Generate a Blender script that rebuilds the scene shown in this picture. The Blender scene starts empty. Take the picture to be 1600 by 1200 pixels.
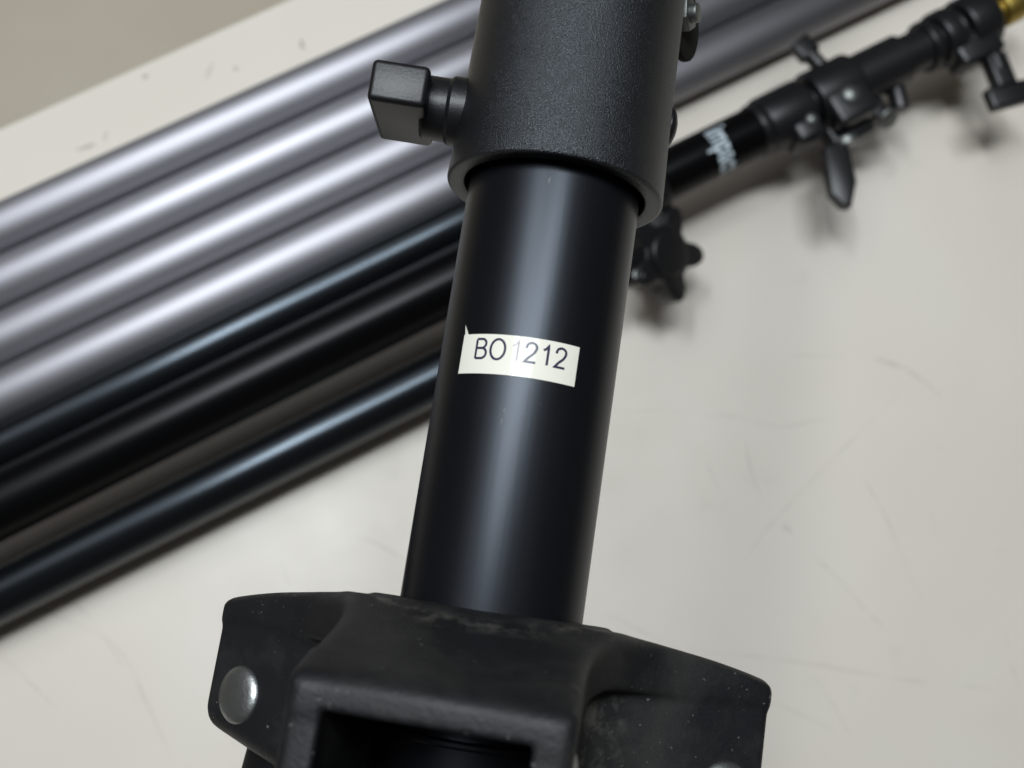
import bpy, bmesh, math, random
import numpy as np
from mathutils import Vector, Matrix
random.seed(4)
S = bpy.context.scene
COL = S.collection
R = math.radians

# ------------------------------------------------------------------ camera
F = 1730.0
CAM_H = 0.590
CAM_ROT = Matrix.Rotation(R(-2.7), 3, 'Y') @ Matrix.Rotation(R(11.6), 3, 'X')
CAM_POS = Vector((0, 0, CAM_H))
cd = bpy.data.cameras.new('camera')
cam = bpy.data.objects.new('camera', cd); COL.objects.link(cam)
cam.matrix_world = Matrix.Translation(CAM_POS) @ CAM_ROT.to_4x4()
cd.sensor_width = 36; cd.lens = 36 * F / 1600
cd.clip_start = 0.01; cd.clip_end = 50
cd.dof.use_dof = True; cd.dof.focus_distance = 0.220; cd.dof.aperture_fstop = 17
S.camera = cam

def ray(px, py): return CAM_ROT @ Vector(((px - 800) / F, (600 - py) / F, -1))
def on_plane(px, py, z):                    # a point of the photograph on a level plane
    d = ray(px, py); return CAM_POS + d * ((z - CAM_H) / d.z)

# ------------------------------------------------------------------ world and lamps
W = bpy.data.worlds.new('World'); S.world = W; W.use_nodes = True
bg = W.node_tree.nodes['Background']
bg.inputs[0].default_value = (1.0, 0.96, 0.90, 1); bg.inputs[1].default_value = 0.055
def area(name, d, dist, sx, sy, power, col, rz=0):
    o = bpy.data.lights.new(name, 'AREA'); o.shape = 'RECTANGLE'; o.size = sx; o.size_y = sy
    o.energy = power; o.color = col
    ob = bpy.data.objects.new(name, o); COL.objects.link(ob)
    p = CAM_POS + CAM_ROT @ (Vector((0, 0, -.21)) + Vector(d).normalized() * dist)
    ob.location = p; ob.rotation_euler = (0, 0, R(rz))
    return ob
area('ceiling_lamp', (-.31, .58, 1), 1.6, .15, .42, 8.5, (.88, .95, 1.0), 8)
area('ceiling_lamp', (.02, .46, 1), 1.6, .92, .28, 25.0, (.88, .95, 1.0), 22)
area('fill_light', (-.45, .75, 1), 2.4, 1.7, 1.6, 18.0, (.95, .97, 1.0), 20)  # added soft fill light, not a known fixture
S.view_settings.view_transform = 'Standard'; S.view_settings.look = 'None'
S.view_settings.exposure = 0; S.view_settings.gamma = 1
try: S.view_settings.use_curve_mapping = False
except Exception: pass

# ------------------------------------------------------------------ materials
class NT:
    def __init__(s, name):
        s.m = bpy.data.materials.new(name); s.m.use_nodes = True
        s.t = s.m.node_tree; s.b = s.t.nodes['Principled BSDF']
        s.co = s.t.nodes.new('ShaderNodeTexCoord')
    def set(s, **k):
        for a, v in k.items():
            a = a.replace('_', ' ')
            a = {'color': 'Base Color', 'metallic': 'Metallic', 'rough': 'Roughness', 'spec': 'Specular IOR Level',
                 'coat': 'Coat Weight', 'coat rough': 'Coat Roughness'}[a]
            s.b.inputs[a].default_value = (*v, 1) if isinstance(v, tuple) else v
    def node(s, typ, **k):
        n = s.t.nodes.new(typ)
        for a, v in k.items():
            if a in n.inputs: n.inputs[a].default_value = v
            else: setattr(n, a, v)
        return n
    def link(s, a, b): s.t.links.new(a, b)
    def noise(s, scale, detail=2, rough=.5, stretch=None, out='Fac'):
        n = s.node('ShaderNodeTexNoise', Scale=scale, Detail=detail, Roughness=rough)
        src = s.co.outputs['Object']
        if stretch:
            mp = s.node('ShaderNodeMapping'); mp.inputs['Scale'].default_value = stretch
            s.link(src, mp.inputs[0]); src = mp.outputs[0]
        s.link(src, n.inputs['Vector']); return n.outputs[out]
    def ramp(s, src, p0, c0, p1, c1):
        r = s.node('ShaderNodeValToRGB'); e = r.color_ramp.elements
        e[0].position = p0; e[0].color = (*c0, 1); e[1].position = p1; e[1].color = (*c1, 1)
        s.link(src, r.inputs[0]); return r.outputs[0]
    def mapr(s, src, a, b, c, d):
        r = s.node('ShaderNodeMapRange')
        for i, v in zip((1, 2, 3, 4), (a, b, c, d)): r.inputs[i].default_value = v
        s.link(src, r.inputs[0]); return r.outputs[0]
    def mix(s, fac, a, b, mode='MIX'):
        n = s.node('ShaderNodeMix', data_type='RGBA', blend_type=mode)
        if isinstance(fac, (int, float)): n.inputs[0].default_value = fac
        else: s.link(fac, n.inputs[0])
        for k, v in ((6, a), (7, b)):
            if isinstance(v, tuple): n.inputs[k].default_value = (*v, 1)
            else: s.link(v, n.inputs[k])
        return n.outputs[2]
    def bump(s, src, strength, dist, prev=None):
        n = s.node('ShaderNodeBump'); n.inputs['Strength'].default_value = strength
        n.inputs['Distance'].default_value = dist; s.link(src, n.inputs['Height'])
        if prev: s.link(prev, n.inputs['Normal'])
        s.link(n.outputs[0], s.b.inputs['Normal']); return n.outputs[0]

def aniso(n, axis, amount):
    t = n.t.nodes.new('ShaderNodeTangent'); t.direction_type = 'RADIAL'; t.axis = axis
    n.link(t.outputs[0], n.b.inputs['Tangent']); n.b.inputs['Anisotropic'].default_value = amount
def m_pole():
    n = NT('satin_black_anodised'); n.set(color=(.003, .003, .0035), rough=.36, spec=.27); n.b.inputs['Specular Tint'].default_value = (.80, .88, 1, 1)
    f = n.noise(60, 3, .6, (1, .12, 1))
    n.link(n.mapr(f, .3, .7, .27, .36), n.b.inputs['Roughness'])
    # fine dust
    d = n.noise(520, 2, .5); n.link(n.ramp(d, .80, (.004, .004, .005), .84, (.04, .04, .04)), n.b.inputs['Base Color'])
    n.bump(n.noise(900, 2, .5, (1, .04, 1)), .06, .0002); aniso(n, 'Y', .4)
    return n.m
def m_collar():
    n = NT('grained_black_plastic'); n.set(color=(.005, .005, .006), rough=.34, spec=.6); n.b.inputs['Specular Tint'].default_value = (.86, .93, 1, 1)
    g = n.noise(4400, 2, .5)
    b = n.bump(g, .9, .00022)
    f = n.noise(30, 3); n.link(n.mapr(f, .3, .7, .31, .38), n.b.inputs['Roughness'])
    return n.m
def m_knob():
    n = NT('moulded_black_plastic'); n.set(color=(.006, .006, .007), rough=.40, spec=.36)
    n.bump(n.noise(1500, 3, .6), .35, .00012)
    return n.m
def m_hub():
    n = NT('dusty_black_nylon')
    n.set(rough=.55, spec=.30)
    a = n.noise(45, 4, .6); dust = n.mapr(a, .48, .75, 0, .42)
    col = n.mix(dust, (.007, .007, .008), (.044, .042, .037))
    sp = n.noise(1100, 2, .5); spk = n.mapr(sp, .70, .76, 0, .8)
    pt = n.noise(60, 2, .5); pm = n.mapr(pt, .45, .6, 0, 1)
    mu = n.node('ShaderNodeMath', operation='MULTIPLY'); n.link(spk, mu.inputs[0]); n.link(pm, mu.inputs[1])
    col = n.mix(mu.outputs[0], col, (.16, .16, .15))
    sx = n.node('ShaderNodeSeparateXYZ'); n.link(n.co.outputs['Object'], sx.inputs[0])
    cx = n.node('ShaderNodeCombineXYZ'); n.link(sx.outputs[0], cx.inputs[0]); n.link(sx.outputs[2], cx.inputs[2])
    ln = n.node('ShaderNodeVectorMath', operation='LENGTH'); n.link(cx.outputs[0], ln.inputs[0])
    w1 = n.mapr(ln.outputs['Value'], .0225, .0245, 0, 1); w2 = n.mapr(ln.outputs['Value'], .0245, .030, 1, 0)
    mm = n.node('ShaderNodeMath', operation='MULTIPLY'); n.link(w1, mm.inputs[0]); n.link(w2, mm.inputs[1])
    m3 = n.node('ShaderNodeMath', operation='MULTIPLY'); n.link(mm.outputs[0], m3.inputs[0])
    n.link(n.mapr(n.noise(190, 4, .65), .48, .66, 0, .8), m3.inputs[1])
    col = n.mix(m3.outputs[0], col, (.085, .080, .070))
    n.link(col, n.b.inputs['Base Color'])
    n.link(n.mapr(a, .35, .7, .46, .66), n.b.inputs['Roughness'])
    b = n.bump(n.noise(1400, 2, .55), .5, .00018)
    n.bump(n.noise(220, 3, .5), .12, .0002, b)
    return n.m
def m_simple(name, color, rough, metallic=0, spec=.5, bs=0, bd=.0001, scale=800):
    n = NT(name); n.set(color=color, rough=rough, metallic=metallic, spec=spec)
    if bs: n.bump(n.noise(scale, 3, .6), bs, bd)
    return n.m
def m_silver():
    n = NT('satin_aluminium'); n.set(color=(.285, .28, .30), metallic=1.0, rough=.48)
    f = n.noise(40, 3, .6, (.06, 1, 1)); n.link(n.mapr(f, .3, .7, .43, .50), n.b.inputs['Roughness']); aniso(n, 'X', .6)
    return n.m
def m_gloss_black():
    n = NT('black_painted_tube'); n.set(color=(.004, .0045, .005), rough=.26, spec=.42); n.b.inputs['Specular Tint'].default_value = (.74, .87, 1, 1)
    f = n.noise(30, 2, .5, (.06, 1, 1)); n.link(n.mapr(f, .3, .7, .20, .27), n.b.inputs['Roughness']); aniso(n, 'X', .6)
    return n.m
def m_table():
    n = NT('cream_laminate'); n.set(rough=.42, spec=.4)
    a = n.noise(5.5, 3, .55); c = n.ramp(a, .35, (.632, .577, .500), .68, (.662, .612, .545))
    s = n.noise(26, 4, .65); sm = n.mapr(s, .62, .80, 0, .22)
    c = n.mix(sm, c, (.42, .41, .36))
    k = n.noise(150, 2, .5); km = n.mapr(k, .77, .80, 0, .35)
    c = n.mix(km, c, (.28, .27, .23))
    n.link(c, n.b.inputs['Base Color'])
    n.link(n.mapr(s, .3, .7, .38, .48), n.b.inputs['Roughness'])
    return n.m
def m_floor():
    n = NT('beige_floor'); n.set(rough=.6)
    n.link(n.ramp(n.noise(3, 4, .6), .3, (.57, .50, .385), .7, (.64, .57, .455)), n.b.inputs['Base Color'])
    return n.m
def m_scratch(a, col):
    n = NT('scratch_mark'); n.set(color=col, rough=.6); n.b.inputs['Alpha'].default_value = a
    f = n.noise(60, 2, .5); n.link(n.mapr(f, .3, .7, 0, a * 1.6), n.b.inputs['Alpha']); return n.m
def m_matte():
    n = NT('matte_black_paint'); n.set(color=(.005, .005, .0055), rough=.5, spec=.22)
    f = n.noise(60, 3, .6); n.link(n.mapr(f, .3, .7, .42, .56), n.b.inputs['Roughness'])
    return n.m
M = dict(dull=m_simple('dull_black_rubber', (.014, .013, .011), .85, 0, .1), matte=m_matte(), deep=m_simple('deep_shaded_black_paint', (.0022, .0022, .0025), .30, 0, .13), pole=m_pole(), collar=m_collar(), knob=m_knob(), hub=m_hub(), silver=m_silver(), blacktube=m_gloss_black(),
         table=m_table(), floor=m_floor(),
         zinc=m_simple('zinc_plated_steel', (.22, .23, .22), .5, 1.0, bs=.35, bd=.0003, scale=260),
         rivet=m_simple('dull_steel_rivet', (.38, .395, .39), .40, 1.0, bs=.5, bd=.0003, scale=420),
         paper=m_simple('glossy_label_tape', (.68, .66, .575), .35),
         ink=m_simple('label_ink', (.022, .020, .05), .35),
         glareink=m_simple('glare_washed_ink', (.27, .24, .27), .3),  # ink lightened to paint in the glare over the first digit
         print=m_simple('pale_blue_print', (.52, .60, .65), .5),
         plastic=m_simple('clamp_black_plastic', (.007, .007, .008), .38, 0, .5, .2, .0001, 900),
         brass=m_simple('brass', (.42, .31, .08), .45, 1.0),
         steel=m_simple('steel_leg', (.3, .3, .3), .4, 1.0))
for k in ('paper', 'ink', 'glareink'):
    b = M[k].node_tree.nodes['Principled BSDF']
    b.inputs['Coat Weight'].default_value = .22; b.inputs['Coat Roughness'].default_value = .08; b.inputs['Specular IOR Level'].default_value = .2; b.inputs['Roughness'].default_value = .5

# ------------------------------------------------------------------ mesh helpers
def mesh_obj(name, verts, faces, mat, parent=None, smooth=True, sharp=None):
    me = bpy.data.meshes.new(name); me.from_pydata([tuple(p) for p in verts], [], faces); me.update()
    bm = bmesh.new(); bm.from_mesh(me); bmesh.ops.recalc_face_normals(bm, faces=bm.faces)
    if sharp is not None:
        for e in bm.edges:
            if len(e.link_faces) == 2 and e.calc_face_angle(0) > R(sharp): e.smooth = False
    bm.to_mesh(me); bm.free()
    for p in me.polygons: p.use_smooth = smooth
    me.materials.append(mat)
    o = bpy.data.objects.new(name, me); COL.objects.link(o)
    if parent: o.parent = parent
    return o
def frame(x, y, z, origin):
    m = Matrix((x, y, z)).transposed().to_4x4(); m.translation = origin; return m
def empty(name, mat, label, cat, group=None):
    o = bpy.data.objects.new(name, None); COL.objects.link(o); o.matrix_world = mat
    o.empty_display_size = .02; o['label'] = label; o['category'] = cat
    if group: o['group'] = group
    return o
def lathe(prof, axis='Y', seg=96, at=(0, 0, 0), closed=False, rx=1, rz=1):
    """prof: (radius, height) list, turned about an axis"""
    V, Fc = [], []; n = len(prof)
    for i in range(seg):
        a = 2 * math.pi * i / seg; c, s = math.cos(a), math.sin(a)
        for r, h in prof:
            p = {'Y': (r * s * rx, h, r * c * rz), 'X': (h, r * c, r * s), 'Z': (r * c, r * s, h)}[axis]
            V.append((p[0] + at[0], p[1] + at[1], p[2] + at[2]))
    for i in range(seg):
        j = (i + 1) % seg
        for k in range(n if closed else n - 1):
            l = (k + 1) % n; Fc.append((i * n + k, i * n + l, j * n + l, j * n + k))
    if not closed:
        if prof[0][0] > 1e-7: Fc.append(tuple(i * n for i in range(seg)))
        if prof[-1][0] > 1e-7: Fc.append(tuple(i * n + n - 1 for i in range(seg)))
    return V, Fc
def rounded(r, h0, h1, b, k=3):             # profile of a cylinder with rounded rims
    out = [(0, h0)]
    for i in range(k + 1):
        a = math.pi / 2 * i / k; out.append((r - b + b * math.sin(a), h0 + b - b * math.cos(a)))
    for i in range(k + 1):
        a = math.pi / 2 * i / k; out.append((r - b + b * math.cos(a), h1 - b + b * math.sin(a)))
    out.append((0, h1)); return out
def bevel_mesh(V, Fc, w, seg=3, ang=20):
    me = bpy.data.meshes.new('t'); me.from_pydata([tuple(p) for p in V], [], Fc)
    bm = bmesh.new(); bm.from_mesh(me); bmesh.ops.recalc_face_normals(bm, faces=bm.faces)
    bmesh.ops.remove_doubles(bm, verts=bm.verts, dist=1e-7)
    es = [e for e in bm.edges if len(e.link_faces) == 2 and e.calc_face_angle(0) > R(ang)]
    if w: bmesh.ops.bevel(bm, geom=es, offset=w, segments=seg, profile=.5, affect='EDGES', clamp_overlap=True)
    bm.verts.ensure_lookup_table(); bm.verts.index_update()
    V = [tuple(v.co) for v in bm.verts]; Fc = [tuple(v.index for v in f.verts) for f in bm.faces]
    bm.free(); bpy.data.meshes.remove(me); return V, Fc
def prism(poly, axis, lo, hi, bev=0, seg=3):
    """poly of 2D points extruded along an axis between lo and hi"""
    n = len(poly)
    def P(u, v, w): return {'X': (w, u, v), 'Y': (u, w, v), 'Z': (u, v, w)}[axis]
    V = [P(u, v, lo) for u, v in poly] + [P(u, v, hi) for u, v in poly]
    Fc = [tuple(range(n))[::-1], tuple(range(n, 2 * n))] + [(i, (i + 1) % n, n + (i + 1) % n, n + i) for i in range(n)]
    return bevel_mesh(V, Fc, bev, seg) if bev else (V, Fc)
def box(x0, x1, y0, y1, z0, z1, bev=0, seg=3):
    return prism([(x0, y0), (x1, y0), (x1, y1), (x0, y1)], 'Z', z0, z1, bev, seg)
def join(*parts):
    V, Fc = [], []
    for v, f in parts:
        k = len(V); V += list(v); Fc += [tuple(i + k for i in q) for q in f]
    return V, Fc
def xform(vf, m): return [tuple(m @ Vector(p)) for p in vf[0]], vf[1]

# ------------------------------------------------------------------ table and floor
TUBE_A, TUBE_B = on_plane(0, 360, .0125), on_plane(600, 87, .0125)
DX = (TUBE_B - TUBE_A).normalized()                     # along the tubes
DN = Vector((DX.y, -DX.x, 0))                           # down-right across the tubes
UP = Vector((0, 0, 1))
edge = on_plane(0, 199.5, 0); edge2 = on_plane(446, 0, 0)
TX = (edge2 - edge).normalized(); TN = Vector((TX.y, -TX.x, 0))
tm = frame(TX, TN, TX.cross(TN), edge)                  # table frame: y into the table, z points down
table = empty('table', tm, 'cream laminate table with faint scratches under the tubes and stands', 'table')
def tl(px, py, z=0): return tm.inverted() @ on_plane(px, py, z)
v, f = box(-1.1, 1.3, 0, 1.15, 0, .03, .0018, 4)
mesh_obj('tabletop', v, f, M['table'], table, True, 40)
for x in (-1.0, 1.2):
    for y in (.08, 1.05):
        v, f = box(x - .02, x + .02, y - .02, y + .02, .03, .74, .003)
        mesh_obj('leg', v, f, M['steel'], table, True, 40)
v, f = box(-4, 4, -4, 4, -.78, -.74)
fl = mesh_obj('floor', v, f, M['floor'], None, False); fl['kind'] = 'structure'
# scratches on the tabletop, as hair-thin marks
def marks(name, lines, wid, mat, h):
    for pts in lines:
        V, Fc = [], []
        P = [tl(*p) for p in pts]; Q = []
        for i in range(len(P) - 1):
            p0 = P[max(i - 1, 0)]; p1 = P[i]; p2 = P[i + 1]; p3 = P[min(i + 2, len(P) - 1)]
            for k in range(8):
                t = k / 8
                Q.append(.5 * ((2 * p1) + (p2 - p0) * t + (2 * p0 - 5 * p1 + 4 * p2 - p3) * t * t + (3 * p1 - p0 - 3 * p2 + p3) * t ** 3))
        Q.append(P[-1]); b = len(V); n = len(Q)
        for i, q in enumerate(Q):
            d = (Q[min(i + 1, n - 1)] - Q[max(i - 1, 0)]).normalized(); s = Vector((d.y, -d.x, 0))
            w = wid * (.35 + .65 * math.sin(math.pi * (i + .5) / n)) * random.uniform(.7, 1.2) / 2
            V += [(q.x + s.x * w, q.y + s.y * w, -h), (q.x - s.x * w, q.y - s.y * w, -h)]
        Fc += [(b + 2 * i, b + 2 * i + 1, b + 2 * i + 3, b + 2 * i + 2) for i in range(n - 1)]
        mesh_obj(name, V, Fc, mat, table, False)
L1 = [[(955, 642), (1060, 643), (1150, 652), (1215, 667), (1270, 658), (1330, 642)],
      [(1405, 615), (1330, 690), (1260, 760), (1195, 830), (1170, 866)],
      [(1345, 740), (1380, 800), (1410, 870), (1443, 945)],
      [(1270, 868), (1320, 915), (1352, 955)], [(1360, 962), (1378, 978)],
      [(950, 960), (1000, 985), (1060, 1015)], [(1080, 1015), (1250, 1035), (1400, 1060), (1560, 1078)],
      [(1200, 1095), (1260, 1120), (1305, 1142)], [(1272, 1055), (1310, 1115), (1335, 1160)],
      [(100, 930), (150, 975), (190, 1040)], [(0, 1020), (40, 1060), (90, 1110)], [(60, 950), (180, 1010), (230, 1100), (270, 1190)],
      [(560, 840), (590, 850), (640, 880)], [(640, 760), (660, 800)], [(440, 880), (452, 915)],
      [(1105, 725), (1125, 765)], [(1225, 555), (1310, 557)], [(1165, 690), (1175, 740), (1195, 790)],
      [(1570, 980), (1580, 1040), (1592, 1075)]]
marks('scratch', L1, .0006, m_scratch(.18, (.22, .21, .18)), .00015)
L2 = [[(322, 124), (333, 98)], [(222, 122), (232, 118)], [(366, 110), (371, 104)], [(470, 62), (474, 78)], [(162, 222), (168, 205)], [(120, 235), (150, 225)]]
marks('scuff', L2, .0024, m_scratch(.26, (.25, .23, .15)), .00025)
L3 = [[(1365, 560), (1420, 580), (1470, 620)], [(1222, 820), (1237, 832)]]
marks('smudge', L3, .0034, m_scratch(.08, (.35, .34, .30)), .00035)

# ------------------------------------------------------------------ silver tubes
D = .0125
def width_at(x, y0, y1, z):                            # real distance across the tubes between two rows
    return abs((on_plane(x, y1, z) - on_plane(x, y0, z)).dot(DN))
TR = width_at(300, 183, 515, .013) / 8                 # radius of the four tubes side by side
base = on_plane(300, 183, TR); base = base + DN * TR * 1.0
def tube_prof(r, l0, l1, wall=.0016):
    return [(r - wall, l0), (r - .0004, l0), (r, l0 + .0004), (r, l1 - .0004), (r - .0004, l1), (r - wall, l1)]
labs = ['silver metal tube at the table edge side, outermost of the four silver ones',
        'silver metal tube second from the table edge in the row of silver ones',
        'silver metal tube third from the table edge in the row of silver ones',
        'silver metal tube lying against the black light stand, innermost silver one']
gapv = [0, .0006, .0007, .0007]; off = 0
proto = None
for i in range(4):
    off += gapv[i]
    p = base + DN * (2 * TR * i + off); p.z = TR
    mw = frame(DX, DN, DX.cross(DN), p)
    if proto is None:
        v, f = lathe(tube_prof(TR, -.75, .95), 'X', 80, closed=True)
        o = mesh_obj('metal_tube', v, f, M['silver'], None, True, 30); proto = o
    else:
        o = proto.copy(); COL.objects.link(o)
    o.matrix_world = mw @ Matrix.Rotation(R(37 * i), 4, 'X')
    o['label'] = labs[i]; o['category'] = 'tube'; o['group'] = 'silver tubes lying side by side'

# ------------------------------------------------------------------ light stand lying folded on the table
HZ = .045
def scale_at(p): return -(CAM_ROT.transposed() @ (p - CAM_POS)).z / F
c0, c1 = on_plane(0, 790, HZ), on_plane(1112, 239, HZ)
SX = (c1 - c0).normalized(); SX.z = 0; SX.normalize(); SN = Vector((SX.y, -SX.x, 0))
so = on_plane(1112, 239, HZ); U = scale_at(so); so.z = 0
sm = frame(SX, SN, SX.cross(SN), so)                   # x along, y down-right across, z points down
stand = empty('light_stand', sm, 'black folded light stand lying on the table beside the silver tubes, with white printed word', 'light stand')
imat = sm.inverted()
def sl(px, py, z): return imat @ on_plane(px, py, z)
zc = -HZ                                              # the axis above the table (z is down)
r1 = 40 * U; r0 = 48 * U
v, f = lathe(tube_prof(r0, -1.1, -.075), 'X', 80, (0, 0, zc), True); mesh_obj('column', v, f, M['deep'], stand, True, 30)  # paint darkened and gloss cut, standing in for shade on the glossy column
v, f = lathe(tube_prof(r1, -.09, 88 * U), 'X', 80, (0, 0, zc), True); up = mesh_obj('middle_section', v, f, M['deep'], stand, True, 30)
r2 = 34 * U
v, f = join(lathe(tube_prof(r2, 80 * U, 430 * U), 'X', 64, (0, 0, zc), True), lathe(tube_prof(41 * U, 255 * U, 352 * U), 'X', 64, (0, 0, zc), True)); mesh_obj('upper_section', v, f, M['plastic'], stand, True, 30)
v, f = lathe(tube_prof(28 * U, 420 * U, 500 * U), 'X', 64, (0, 0, zc), True); mesh_obj('top_section', v, f, M['blacktube'], stand, True, 30)
# the two outer folded legs
def leg(pa, pb, r, x0, x1, name='leg', lift=0):
    a = sl(*pa, r + lift); b = sl(*pb, r + lift); d = (b - a).normalized(); d.z = 0; d.normalize()
    n = Vector((-d.y, d.x, 0)); m = frame(d, n, Vector((0, 0, 1)), Vector((a.x, a.y, -r - lift)))
    v, f = lathe(tube_prof(r, x0, x1), 'X', 72, (0, 0, 0), True)
    return mesh_obj(name, *xform((v, f), m), M['blacktube'], stand, True, 30)
rl = TR * 1.0
L0 = (sl(0, 703, rl) - sl(845, 300, rl)).length
leg((0, 703), (600, 408), rl, -.25, (sl(830, 300, rl) - sl(0, 703, rl)).length)
rl2 = width_at(300, 740, 834, .012) / 2 * .97
rl2 *= .975
leg((0, 930), (600, 629), rl2, -.25, (sl(860, 500, rl2) - sl(0, 930, rl2)).length, lift=.010)
# folded-leg collar hidden mostly behind the pole
xa = sl(955, 320, HZ).x
v, f = lathe(rounded(r0 * 1.22, xa - 30 * U, xa + 78 * U, .0015), 'X', 64, (0, 0, zc))
hub = mesh_obj('leg_collar', *join((v, f), box(xa - 20 * U, xa + 62 * U, 20 * U, 84 * U, zc - .010, zc + .014, .003),
               box(xa - 60 * U, xa + 20 * U, -84 * U, -20 * U, zc - .010, zc + .012, .003)), M['plastic'], stand, True, 35)
# star knob
kc = sl(1028, 399, HZ)
def star(R0, R1, n, bev, h0, h1, ph):
    pts = []
    for i in range(n * 16):
        a = 2 * math.pi * i / (n * 16); c = math.cos(n * a)
        rr = R0 + (R1 - R0) * max(0, (c + .55) / 1.55) ** .8
        pts.append((rr * math.cos(a + ph), rr * math.sin(a + ph)))
    return prism(pts, 'Z', h0, h1, bev, 3)
tilt = Matrix.Translation(kc) @ Matrix.Rotation(R(24), 4, 'X') @ Matrix.Rotation(R(-24), 4, 'Y')
kn = star(44 * U, 76 * U, 5, .0014, -.008, .006, R(27))
kb = lathe(rounded(36 * U, -.0105, -.006, .0015), 'Z', 48)
ks = lathe(rounded(16 * U, .004, .021, .0008), 'Z', 32)
mesh_obj('star_knob', *xform(join(kn, kb, ks), tilt), M['plastic'], stand, True, 35)
v, f = xform(lathe(rounded(9 * U, -.014, -.010, .0008), 'Z', 24), Matrix.Translation(sl(991, 441, HZ)))
mesh_obj('bolt', v, f, M['zinc'], stand)
v, f = box(kc.x - 22 * U, kc.x + 24 * U, 20 * U, kc.y + 20 * U, zc - .004, zc + .012, .003)
mesh_obj('clamp_lug', v, f, M['plastic'], stand, True, 35)

def ring(r, x0, x1, b=.0012): return lathe(rounded(r, x0, x1, b), 'X', 64, (0, 0, zc))
# first clamp: two bands with screws, a lug and a wing bolt
v, f = join(ring(43 * U, 76 * U, 92 * U), ring(47 * U, 90 * U, 170 * U, .002),
            box(118 * U, 170 * U, 8 * U, 62 * U, zc - 36 * U, zc + 26 * U, .004))
cl = mesh_obj('clamp', v, f, M['plastic'], stand, True, 35)
v, f = lathe([(0, -.0018), (8 * U, -.0014), (11 * U, 0), (11 * U, .002)], 'Z', 32, (152 * U, 32 * U, zc - 37 * U)); mesh_obj('screw', v, f, M['zinc'], cl)
v, f = join(ring(50 * U, 180 * U, 262 * U, .002),
            box(186 * U, 258 * U, -8 * U, 66 * U, zc - 47 * U, zc - 4 * U, .003),
            box(180 * U, 258 * U, 10 * U, 84 * U, zc - 2 * U, zc + 34 * U, .003))
cl2 = mesh_obj('clamp', v, f, M['plastic'], stand, True, 35)
v, f = lathe([(0, -.0022), (11 * U, -.0016), (16 * U, 0), (16 * U, .002)], 'Z', 32, (222 * U, 28 * U, zc - 49 * U)); mesh_obj('screw', v, f, M['zinc'], cl2)
def along_y(vf, at, rz=0):      # lathe/prisms along local y then placed
    return xform(vf, Matrix.Translation(at) @ Matrix.Rotation(R(rz), 4, 'Z'))
wz = zc - 6 * U
v, f = along_y(lathe(rounded(19 * U, 78 * U, 90 * U, .0006), 'Y', 32), (208 * U, 0, wz), 8); mesh_obj('washer', v, f, M['zinc'], cl2)
def wing(l0, l1, wt, wb, th):
    return prism([(-wt, l0), (wt, l0), (wt * 1.12, l0 + (l1 - l0) * .6), (wb, l1), (-wb * .9, l1 - .0015), (-wt * 1.1, l0 + (l1 - l0) * .75)], 'Z', -th, th, .0014, 3)
v, f = along_y(join(wing(88 * U, 192 * U, 20 * U, 7 * U, 12 * U)), (208 * U, 0, wz), 22)
mesh_obj('wing_lever', v, f, M['plastic'], cl2, True, 35)
v, f = along_y(join(lathe(rounded(13 * U, -78 * U, -20 * U, .001), 'Y', 32), box(-17 * U, 17 * U, -104 * U, -70 * U, -11 * U, 11 * U, .0014)), (240 * U, 0, wz + 4 * U), -12)
mesh_obj('wing_lever', v, f, M['plastic'], cl2, True, 35)
# bolt end below the upper section
v, f = xform(lathe(rounded(17 * U, -.003, .0, .001), 'Z', 32), Matrix.Translation((276 * U, 76 * U, zc - .002)) @ Matrix.Rotation(R(50), 4, 'X'))
b1 = mesh_obj('bolt', v, f, M['zinc'], stand)
v, f = join(box(268 * U, 292 * U, 20 * U, 68 * U, zc, zc + .008, .001)); mesh_obj('bolt_bracket', v, f, M['plastic'], stand, True, 35)
# second clamp near the top
v, f = join(ring(42 * U, 395 * U, 412 * U), ring(46 * U, 420 * U, 452 * U, .002), ring(40 * U, 452 * U, 462 * U), ring(48 * U, 466 * U, 520 * U, .002),
            box(425 * U, 505 * U, 10 * U, 66 * U, zc - 30 * U, zc + 22 * U, .003))
cl3 = mesh_obj('clamp', v, f, M['plastic'], stand, True, 35)
v, f = along_y(join(lathe(rounded(15 * U, 40 * U, 100 * U, .001), 'Y', 32)), (345 * U, -20 * U, zc + 6 * U), 20)
mesh_obj('tightening_screw', v, f, M['plastic'], cl3, True, 35)
v, f = along_y(join(lathe(rounded(15 * U, 50 * U, 96 * U, .001), 'Y', 32),
                    box(-17 * U, 17 * U, 66 * U, 124 * U, -14 * U, 14 * U, .0016), box(-36 * U, 36 * U, 118 * U, 156 * U, -10 * U, 12 * U, .002)),
               (500 * U, 0, zc - 8 * U), 12)
mesh_obj('wing_lever', v, f, M['plastic'], cl3, True, 35)
v, f = join(lathe(rounded(20 * U, 515 * U, 600 * U, .001), 'X', 48, (0, 0, zc)), lathe(rounded(30 * U, 545 * U, 580 * U, .001), 'X', 48, (0, 0, zc)))
mesh_obj('spigot', v, f, M['brass'], stand, True, 35)

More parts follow.
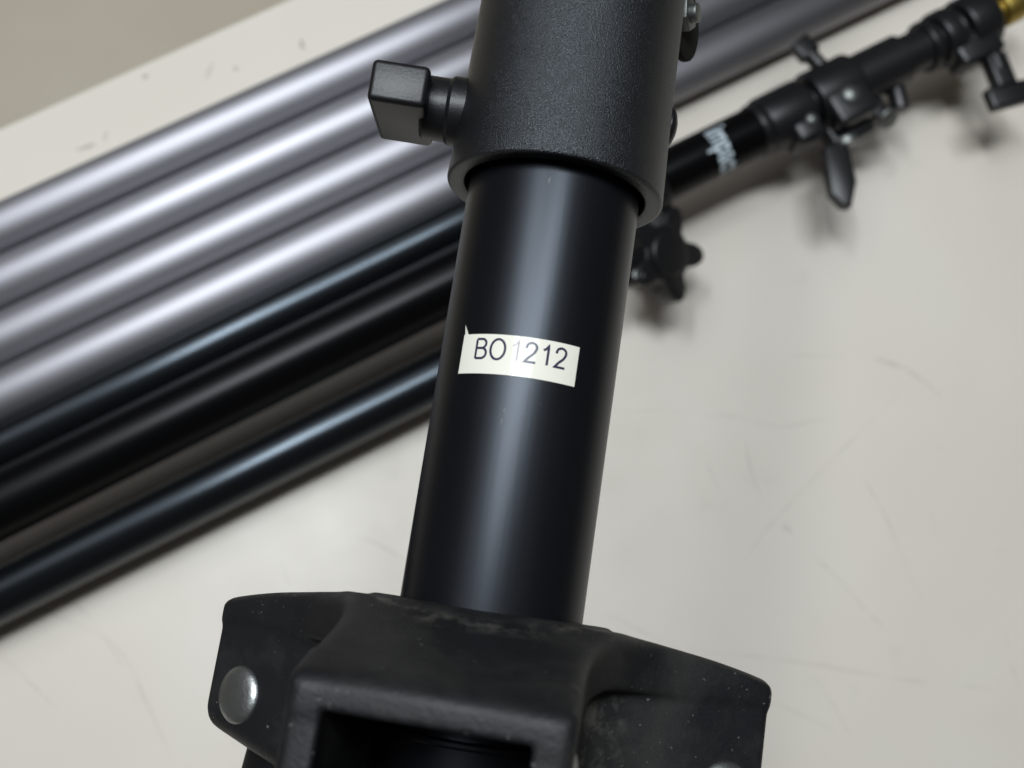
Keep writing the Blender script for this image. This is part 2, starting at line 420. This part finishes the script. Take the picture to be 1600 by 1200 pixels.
# ------------------------------------------------------------------ writing
def bezier_pts(pts, n=10):
    out = []
    for i in range(len(pts) - 1):
        p0 = Vector(pts[max(i - 1, 0)]); p1 = Vector(pts[i]); p2 = Vector(pts[i + 1]); p3 = Vector(pts[min(i + 2, len(pts) - 1)])
        for k in range(n):
            t = k / n; out.append(.5 * ((2 * p1) + (p2 - p0) * t + (2 * p0 - 5 * p1 + 4 * p2 - p3) * t * t + (3 * p1 - p0 - 3 * p2 + p3) * t ** 3))
    out.append(Vector(pts[-1])); return out
def arc(cx, cy, rx, ry, a0, a1, n=28):
    return [Vector((cx + rx * math.cos(R(a0 + (a1 - a0) * i / n)), cy + ry * math.sin(R(a0 + (a1 - a0) * i / n)))) for i in range(n + 1)]
def line(*p):
    out = []
    for a, b in zip(p[:-1], p[1:]):
        a, b = Vector(a), Vector(b)
        for k in range(8): out.append(a.lerp(b, k / 8))
    out.append(Vector(p[-1])); return out
GL = {  # unit height glyphs, strokes
 'B': (.66, [line((.06, 0), (.06, 1)), line((.06, 1), (.36, 1)) + arc(.36, .765, .22, .235, 90, -90)[1:] + line((.36, .53), (.06, .53))[1:],
       line((.36, .53), (.38, .53)) + arc(.38, .265, .25, .265, 90, -90)[1:] + line((.38, 0), (.06, 0))[1:]]),
 'O': (.78, [arc(.40, .5, .37, .52, 0, 360, 48)]),
 '1': (.56, [line((.12, .74), (.22, .80), (.32, .92), (.36, 1.0), (.36, 0))]),
 '2': (.58, [bezier_pts([(.04, .71), (.10, .92), (.29, 1.01), (.48, .92), (.53, .72), (.42, .48), (.20, .25), (.03, .02)]) + line((.03, .02), (.55, .02))[1:]]),
}
def stroke_mesh(strokes, w, mapf):
    V, Fc = [], []
    for st in strokes:
        closed = (st[0] - st[-1]).length < 1e-6; b = len(V); n = len(st)
        for i, q in enumerate(st):
            if closed: p, s = st[(i - 1) % (n - 1)], st[(i + 1) % (n - 1)]
            else: p, s = st[max(i - 1, 0)], st[min(i + 1, n - 1)]
            if not closed and 0 < i < n - 1:
                d1 = (q - p).normalized(); d2 = (s - q).normalized(); d = (d1 + d2)
                d = d.normalized() if d.length > .05 else d1
                k = 1 / max(.5, d.dot(d1))
            else: d = (s - p).normalized(); k = 1
            nn = Vector((-d.y, d.x)) * w / 2 * k
            V += [mapf(q + nn), mapf(q - nn)]
        Fc += [(b + 2 * i, b + 2 * i + 1, b + 2 * i + 3, b + 2 * i + 2) for i in range(n - 1)]
    return V, Fc

# word printed on the middle section (lettering wraps down the side of the tube)
def wrap_print(text, size, mapf, weight):
    cu = bpy.data.curves.new('t', 'FONT'); cu.body = text; cu.size = size; cu.offset = weight; cu.resolution_u = 4
    o = bpy.data.objects.new('t', cu); COL.objects.link(o)
    bpy.context.view_layer.update()
    me = bpy.data.meshes.new_from_object(o.evaluated_get(bpy.context.evaluated_depsgraph_get()))
    bpy.data.objects.remove(o)
    bm = bmesh.new(); bm.from_mesh(me)
    bmesh.ops.triangulate(bm, faces=bm.faces)
    for _ in range(2):
        bmesh.ops.subdivide_edges(bm, edges=[e for e in bm.edges if e.calc_length() > size * .12], cuts=1)
    bmesh.ops.triangulate(bm, faces=bm.faces)
    bm.verts.index_update()
    V = [mapf(v.co) for v in bm.verts]; Fc = [tuple(v.index for v in fa.verts) for fa in bm.faces]
    bm.free(); bpy.data.meshes.remove(me); return V, Fc
rp = r1 + .00008
def pm(q):                                   # text x runs round the tube towards +y, text up points along +x
    th = q.x * .60 / rp - R(38)
    return (-8 * U + q.y, rp * math.sin(th), zc - rp * math.cos(th))
v, f = wrap_print('impact', 52 * U, pm, .00035)
mesh_obj('printed_word', v, f, M['print'], up, False)

# ------------------------------------------------------------------ tripod speaker stand in the foreground
t = R(11)
A = Vector((.152 * math.cos(t), .988 * math.cos(t), -math.sin(t))).normalized()
Vx = A.cross(Vector((0, 0, 1))).normalized(); N = Vx.cross(A)
Oc = Vector(((767 - 800) / F, (600 - 957) / F, -1)) * .207
pm4 = Matrix.Translation(CAM_POS) @ CAM_ROT.to_4x4() @ frame(Vx, A, N, Oc)
trip = empty('tripod_stand', pm4, 'black tripod pole with white BO1212 label, textured collar and riveted base hub', 'tripod stand')
PR = .0172
v, f = lathe(tube_prof(PR, -.34, .20, .002), 'Y', 160, closed=True)
pole = mesh_obj('pole', v, f, M['pole'], trip, True, 30)
v, f = lathe(tube_prof(.0150, .18, .85, .002), 'Y', 96, closed=True)
mesh_obj('inner_pole', v, f, M['pole'], trip, True, 30)

# collar
y0 = .0828
prof = [(.0181, y0 + .03), (.0181, y0 + .0012), (.0184, y0 + .0003), (.0190, y0), (.0208, y0)]
for i in range(9):
    a = math.pi / 2 * i / 8; prof.append((.0210 + .0008 * math.sin(a), y0 + .0008 - .0008 * math.cos(a)))
prof += [(.02165, y0 + .006), (.0212, y0 + .022), (.0209, y0 + .045), (.0209, y0 + .092), (.0200, y0 + .094), (.0181, y0 + .094)]
v, f = lathe(prof, 'Y', 160, closed=True)
collar = mesh_obj('collar', v, f, M['collar'], trip, True, 30)
# side plug on the right
def radial(vf, ang, y):      # +x of vf becomes the radial direction at an angle (0 = towards viewer, 90 = right)
    m = Matrix.Translation((0, y, 0)) @ Matrix.Rotation(R(ang - 90), 4, 'Y')
    return xform(vf, m)
v, f = radial(lathe([(0, .0229), (.0020, .0228), (.0034, .0223), (.0044, .0215), (.0046, .0205)], 'X', 40), 96, .1022)
mesh_obj('side_plug', v, f, M['knob'], collar)
# clamp bolt with nut and washer, upper right
hexp = [(.0031 * math.cos(R(60 * i + 12)), .0031 * math.sin(R(60 * i + 12))) for i in range(6)]
bm4 = Matrix.Translation((.0208, .1335, -.0120)) @ Matrix.Rotation(R(62 - 90), 4, 'Y')
bm5 = Matrix.Translation((.0234, .1335, -.0150)) @ Matrix.Rotation(R(62 - 90), 4, 'Y')
v, f = xform(join(lathe(rounded(.0082, -.0012, .0006, .0005), 'X', 48), box(-.0012, .0004, -.004, .004, -.006, .002, .0004)), bm5)
ear = mesh_obj('clamp_ear', v, f, M['dull'], collar, True, 30)
hexp = [(.0039 * math.cos(R(60 * i + 12)), .0039 * math.sin(R(60 * i + 12))) for i in range(6)]
v, f = xform(prism(hexp, 'X', -.0010, .0036, .0003, 2), bm4); nut = mesh_obj('nut', v, f, M['zinc'], ear, True, 30)
v, f = xform(lathe(rounded(.0021, .003, .0052, .0003), 'X', 24), bm4); mesh_obj('bolt_end', v, f, M['zinc'], ear)
# T-knob on the left
ky = .0977
st = lathe([(0, -.0185), (.0070, -.0185), (.0070, -.0232), (.00655, -.0238), (.0064, -.0240), (.0064, -.0284), (.0060, -.0290), (0, -.0290)], 'X', 64, (0, ky, 0))
stem = mesh_obj('clamp_knob', *st, M['knob'], collar, True, 30)
# paddle: length along x, thick in y, broad in z
pad = prism([(-.0295, -.0046), (-.0285, .0036), (-.0376, .0036), (-.0400, .0010), (-.0400, -.0046)][::-1], 'Z', -.012, .012)
V = []
for (x, y, z) in [(x, y, z) for z in (-.0128, .0118) for (x, y) in ((-.0274, -.0046), (-.0274, .0038), (-.0388, .0038), (-.0388, -.0046))]: V.append((x, y, z))
Fc = [(0, 1, 2, 3), (4, 7, 6, 5), (0, 4, 5, 1), (1, 5, 6, 2), (2, 6, 7, 3), (3, 7, 4, 0)]
v, f = bevel_mesh(V, Fc, .0011, 4)
paddle = xform((v, f), Matrix.Translation((0, ky + .0004, 0)) @ Matrix.Rotation(R(5), 4, 'X'))
sh = prism([(-.0045, -.0062), (.0045, -.0062), (.0038, .0062), (-.0038, .0062)], 'X', -.0291, -.0272, .0006)
mesh_obj('knob_paddle', *paddle, M['knob'], stem, True, 35)

# label on the pole
RL = PR + .00012
def lab_map(u, w, r=RL):     # u metres round, w metres up
    th = R(-46.9) + u / PR
    return (r * math.sin(th), .0417 + w + .0002 * (u / .0230), r * math.cos(th))
LW, LH = PR * R(76.7), .0074
V, Fc = [], []; nu = 60
for i in range(nu + 1):
    for j in range(2): V.append(lab_map(LW * i / nu, LH * j))
for i in range(nu + 1):
    for j in range(2): V.append(lab_map(LW * i / nu, LH * j, PR + .00001))
m = 2 * (nu + 1)
for i in range(nu):
    a = 2 * i; Fc.append((a, a + 2, a + 3, a + 1)); Fc.append((a, m + a, m + a + 2, a + 2)); Fc.append((a + 1, a + 3, m + a + 3, m + a + 1))
Fc += [(0, 1, m + 1, m), (2 * nu, m + 2 * nu, m + 2 * nu + 1, 2 * nu + 1)]
# the torn whisker of paper at the upper left corner
k = len(V); V += [lab_map(.0002, LH), lab_map(.0011, LH), lab_map(.0003, LH + .0018, RL + .0004)]; Fc.append((k, k + 1, k + 2))
label = mesh_obj('label', V, Fc, M['paper'], pole, True, 30)
x = .0033; CH = .0036; parts = []; washed = None
for i, ch in enumerate('BO1212'):
    wd, strokes = GL[ch]
    def mp(q, x=x, i=i): return lab_map(x + q.x * CH * 1.04, .00285 + q.y * CH - .00002 * i, RL + .00003)
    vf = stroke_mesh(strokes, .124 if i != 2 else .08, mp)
    if i == 2: washed = vf
    else: parts.append(vf)
    x += wd * CH * 1.04 + .00062 + (.0003 if ch == 'O' else 0)
mesh_obj('lettering', *join(*parts), M['ink'], label, False)
mesh_obj('glare_washed_digit', *washed, M['glareink'], label, False)  # paler digit: glare put into its ink colour
# small nicks in the finish
def nick(ang, y, l, w):
    th = R(ang); r = PR + .00002
    return [(r * math.sin(th - w / PR / 2), y, r * math.cos(th - w / PR / 2)), (r * math.sin(th), y - l, r * math.cos(th)),
            (r * math.sin(th + w / PR / 2), y, r * math.cos(th + w / PR / 2)), (r * math.sin(th + .01), y + l * .7, r * math.cos(th + .01))], [(0, 1, 2, 3)]
for v, f in (nick(-11, .0355, .0006, .0003), nick(-11.5, .0335, .0009, .0002), nick(-5, .0795, .0009, .0003), nick(10, .0375, .0002, .0003), nick(22, .034, .0002, .0003)):
    mesh_obj('nick', v, f, M['plastic'], pole, False)

# ---- hub: distance field turned into a mesh by surface nets (millimetres)
def smin(a, b, k): h = np.clip(.5 + .5 * (b - a) / k, 0, 1); return b * (1 - h) + a * h - k * h * (1 - h)
def smax(a, b, k): return -smin(-a, -b, k)
def surface_nets(Fd, org, h):
    ins = Fd < 0
    nx, ny, nz = Fd.shape
    mn = np.zeros((nx - 1, ny - 1, nz - 1), bool); mx = np.ones_like(mn)
    cs = [(i, j, k) for i in (0, 1) for j in (0, 1) for k in (0, 1)]
    sub = lambda A, c: A[c[0]:c[0] + nx - 1, c[1]:c[1] + ny - 1, c[2]:c[2] + nz - 1]
    for c in cs: s = sub(ins, c); mn |= s; mx &= s
    act = mn & ~mx
    idx = -np.ones(act.shape, np.int64); ai = np.argwhere(act); idx[act] = np.arange(len(ai))
    acc = np.zeros((len(ai), 3)); cnt = np.zeros(len(ai))
    vals = {c: Fd[ai[:, 0] + c[0], ai[:, 1] + c[1], ai[:, 2] + c[2]] for c in cs}
    for c in cs:
        for ax in range(3):
            if c[ax] == 0:
                e = list(c); e[ax] = 1; a, b = vals[c], vals[tuple(e)]
                cr = (a < 0) != (b < 0); tt = np.where(cr, a / np.where(cr, a - b, 1), 0)
                p = np.array(c, float)[None].repeat(len(ai), 0); p[:, ax] += tt
                acc[cr] += p[cr]; cnt[cr] += 1
    P = (ai + acc / cnt[:, None]) * h + org
    quads = []
    for ax in range(3):
        s0 = [slice(1, -1)] * 3; s0[ax] = slice(0, -1); s1 = list(s0); s1[ax] = slice(1, None)
        A_, B_ = ins[tuple(s0)], ins[tuple(s1)]
        o1, o2 = [(1, 2), (2, 0), (0, 1)][ax]
        for flag, rev in ((A_ & ~B_, False), (~A_ & B_, True)):
            g = np.argwhere(flag)
            off = np.ones(3, int); off[ax] = 0; g = g + off
            def cell(d1, d2):
                q = g.copy(); q[:, o1] -= d1; q[:, o2] -= d2; return idx[q[:, 0], q[:, 1], q[:, 2]]
            q4 = np.stack([cell(1, 1), cell(0, 1), cell(0, 0), cell(1, 0)], 1)
            quads.append(q4[:, ::-1] if rev else q4)
    return P, np.concatenate(quads)
H = .5
gx = np.arange(-58, 60, H); gy = np.arange(-46, 2.5, H); gz = np.arange(-60, 60, H)
X, Y, Z = np.meshgrid(gx, gy, gz, indexing='ij', sparse=True)
rr = np.sqrt(X * X + Z * Z)
angs = [98, 218, -22]
cosf = (X * math.cos(R(98)) + Z * math.sin(R(98))) / np.maximum(rr, 1)
ff = np.clip((cosf - .1) / .7, 0, 1); ff = ff * ff * (3 - 2 * ff)
U_ = [X * math.cos(R(a)) + Z * math.sin(R(a)) for a in angs]
dm = smax(smax(U_[0], U_[1], 10.0), U_[2], 10.0)
dm = np.sqrt(np.maximum(dm, 0) ** 2 * .82 + rr ** 2 * .18)
roof = -(.12 + .20 * ff) * np.maximum(dm - 19, 0) - .0035 * np.maximum(dm - 34, 0) ** 2
roof = roof + .45 * np.clip((23.0 - rr) / .8, 0, 1) - .35 * np.clip((19.3 - rr) / .8, 0, 1)
def arm2d(ang, w, Rr, rnd):
    c, s = math.cos(R(ang)), math.sin(R(ang))
    u = X * c + Z * s; q = -X * s + Z * c
    du = np.abs(u - Rr / 2) - (Rr / 2 - rnd); dq = np.abs(q) - (w - rnd)
    return np.minimum(np.maximum(du, dq), 0) + np.hypot(np.maximum(du, 0), np.maximum(dq, 0)) - rnd, u, q
sk = None; bd = None; ch = None
for a_ in angs:
    RR = 50.3 if a_ == -22 else 51.5
    s_, u, q = arm2d(a_, 20.4, RR, 1.8)
    b_, _, _ = arm2d(a_, 20.2, RR - .1, 1.8)
    sk = s_ if sk is None else smin(sk, s_, 21.0)
    bd = b_ if bd is None else smin(bd, b_, 3.0)
ybot = roof - 4.6 - .22 * np.maximum(51 - rr, 0)
skirt = smax(smax(sk, Y - roof, 2.6), ybot - Y, 1.2)
tipbot = -30.5 - .22 * (52 - rr)
body = smax(smax(bd, Y - roof + 1.5, 1.0), tipbot - Y, 5.0)
# front arm keeps a full-width frame: thicker walls near its end
s_, u, q = arm2d(98, 20.4, 51.5, 1.6)
frm = smax(smax(s_, 43.0 - u, 1.0), smax(Y - roof, tipbot - 20 - Y, 1.0), 2.0)
hubf = smin(smin(skirt, body, 1.6), frm, 1.6)
for a_ in angs:
    c, s = math.cos(R(a_)), math.sin(R(a_)); u = X * c + Z * s; q = -X * s + Z * c
    hw = 15.0
    cb = np.maximum(np.maximum(np.abs(q) - hw, 9.0 - u), Y - (-16.4))
    hubf = smax(hubf, -cb, .9)
hubf = np.maximum(hubf, 17.35 - rr)
hubf = np.broadcast_to(hubf, (len(gx), len(gy), len(gz))).copy()
P, Q = surface_nets(hubf, np.array([gx[0], gy[0], gz[0]]), H)
me = bpy.data.meshes.new('hub'); me.from_pydata((P / 1000).tolist(), [], Q.tolist()); me.update()
bm = bmesh.new(); bm.from_mesh(me); bmesh.ops.recalc_face_normals(bm, faces=bm.faces)
bmesh.ops.smooth_vert(bm, verts=bm.verts, factor=.5, use_axis_x=True, use_axis_y=True, use_axis_z=True)
bm.to_mesh(me); bm.free()
for p in me.polygons: p.use_smooth = True
me.materials.append(M['hub'])
hubo = bpy.data.objects.new('hub', me); COL.objects.link(hubo); hubo.parent = trip
v, f = lathe([(.0173, -.0228), (.0188, -.0228), (.0192, -.0224), (.0192, -.0218), (.0188, -.0214), (.0173, -.0214)], 'Y', 96, closed=True)
mesh_obj('retaining_ring', v, f, M['pole'], hubo, True, 30)
# rivets on both cheeks of each arm, and the legs that pivot on them
for a_ in angs:
    c, s = math.cos(R(a_)), math.sin(R(a_))
    Ra = Vector((c, 0, s)); T = Vector((-s, 0, c))
    wr = .0203
    dy = -.0024 if a_ == -22 else 0
    for sg in (-1, 1):
        T2 = T * sg; m = frame(T2, Vector((0, 1, 0)), T2.cross(Vector((0, 1, 0))), Ra * .0418 + Vector((0, -.0226 + dy, 0)))
        v, f = lathe([(0, wr + .0012), (.0022, wr + .00114), (.0040, wr + .0009), (.0050, wr + .0005), (.0055, wr - .0001), (.0055, wr - .001)], 'X', 48)
        v, f = xform((v, f), m); mesh_obj('rivet', v, f, M['rivet'], hubo)
    # leg
    ta = R({98: 0, 218: 7, -22: 7}[a_])
    d = (Vector((0, -1, 0)) * math.cos(ta) + Ra * math.sin(ta)).normalized()
    org = Ra * (.0365 if a_ == 98 else .0390) + Vector((0, -.0226, 0))
    e2 = T.cross(d).normalized(); m = frame(T, d, e2, org)
    rl_ = .0128 if a_ == 98 else .0125
    v, f = lathe(tube_prof(rl_, .0130 if a_ == 98 else .0010, .46 if a_ == 98 else 1.02, .0016), 'Y', 64, closed=True)
    lg = mesh_obj('leg', *xform((v, f), m), M['matte'], trip, True, 30)
    e = .46 if a_ == 98 else 1.02
    v, f = lathe(rounded(.0150, e - .03, e + .012, .003), 'Y', 48)
    mesh_obj('foot', *xform((v, f), m), M['knob'], lg, True, 30)
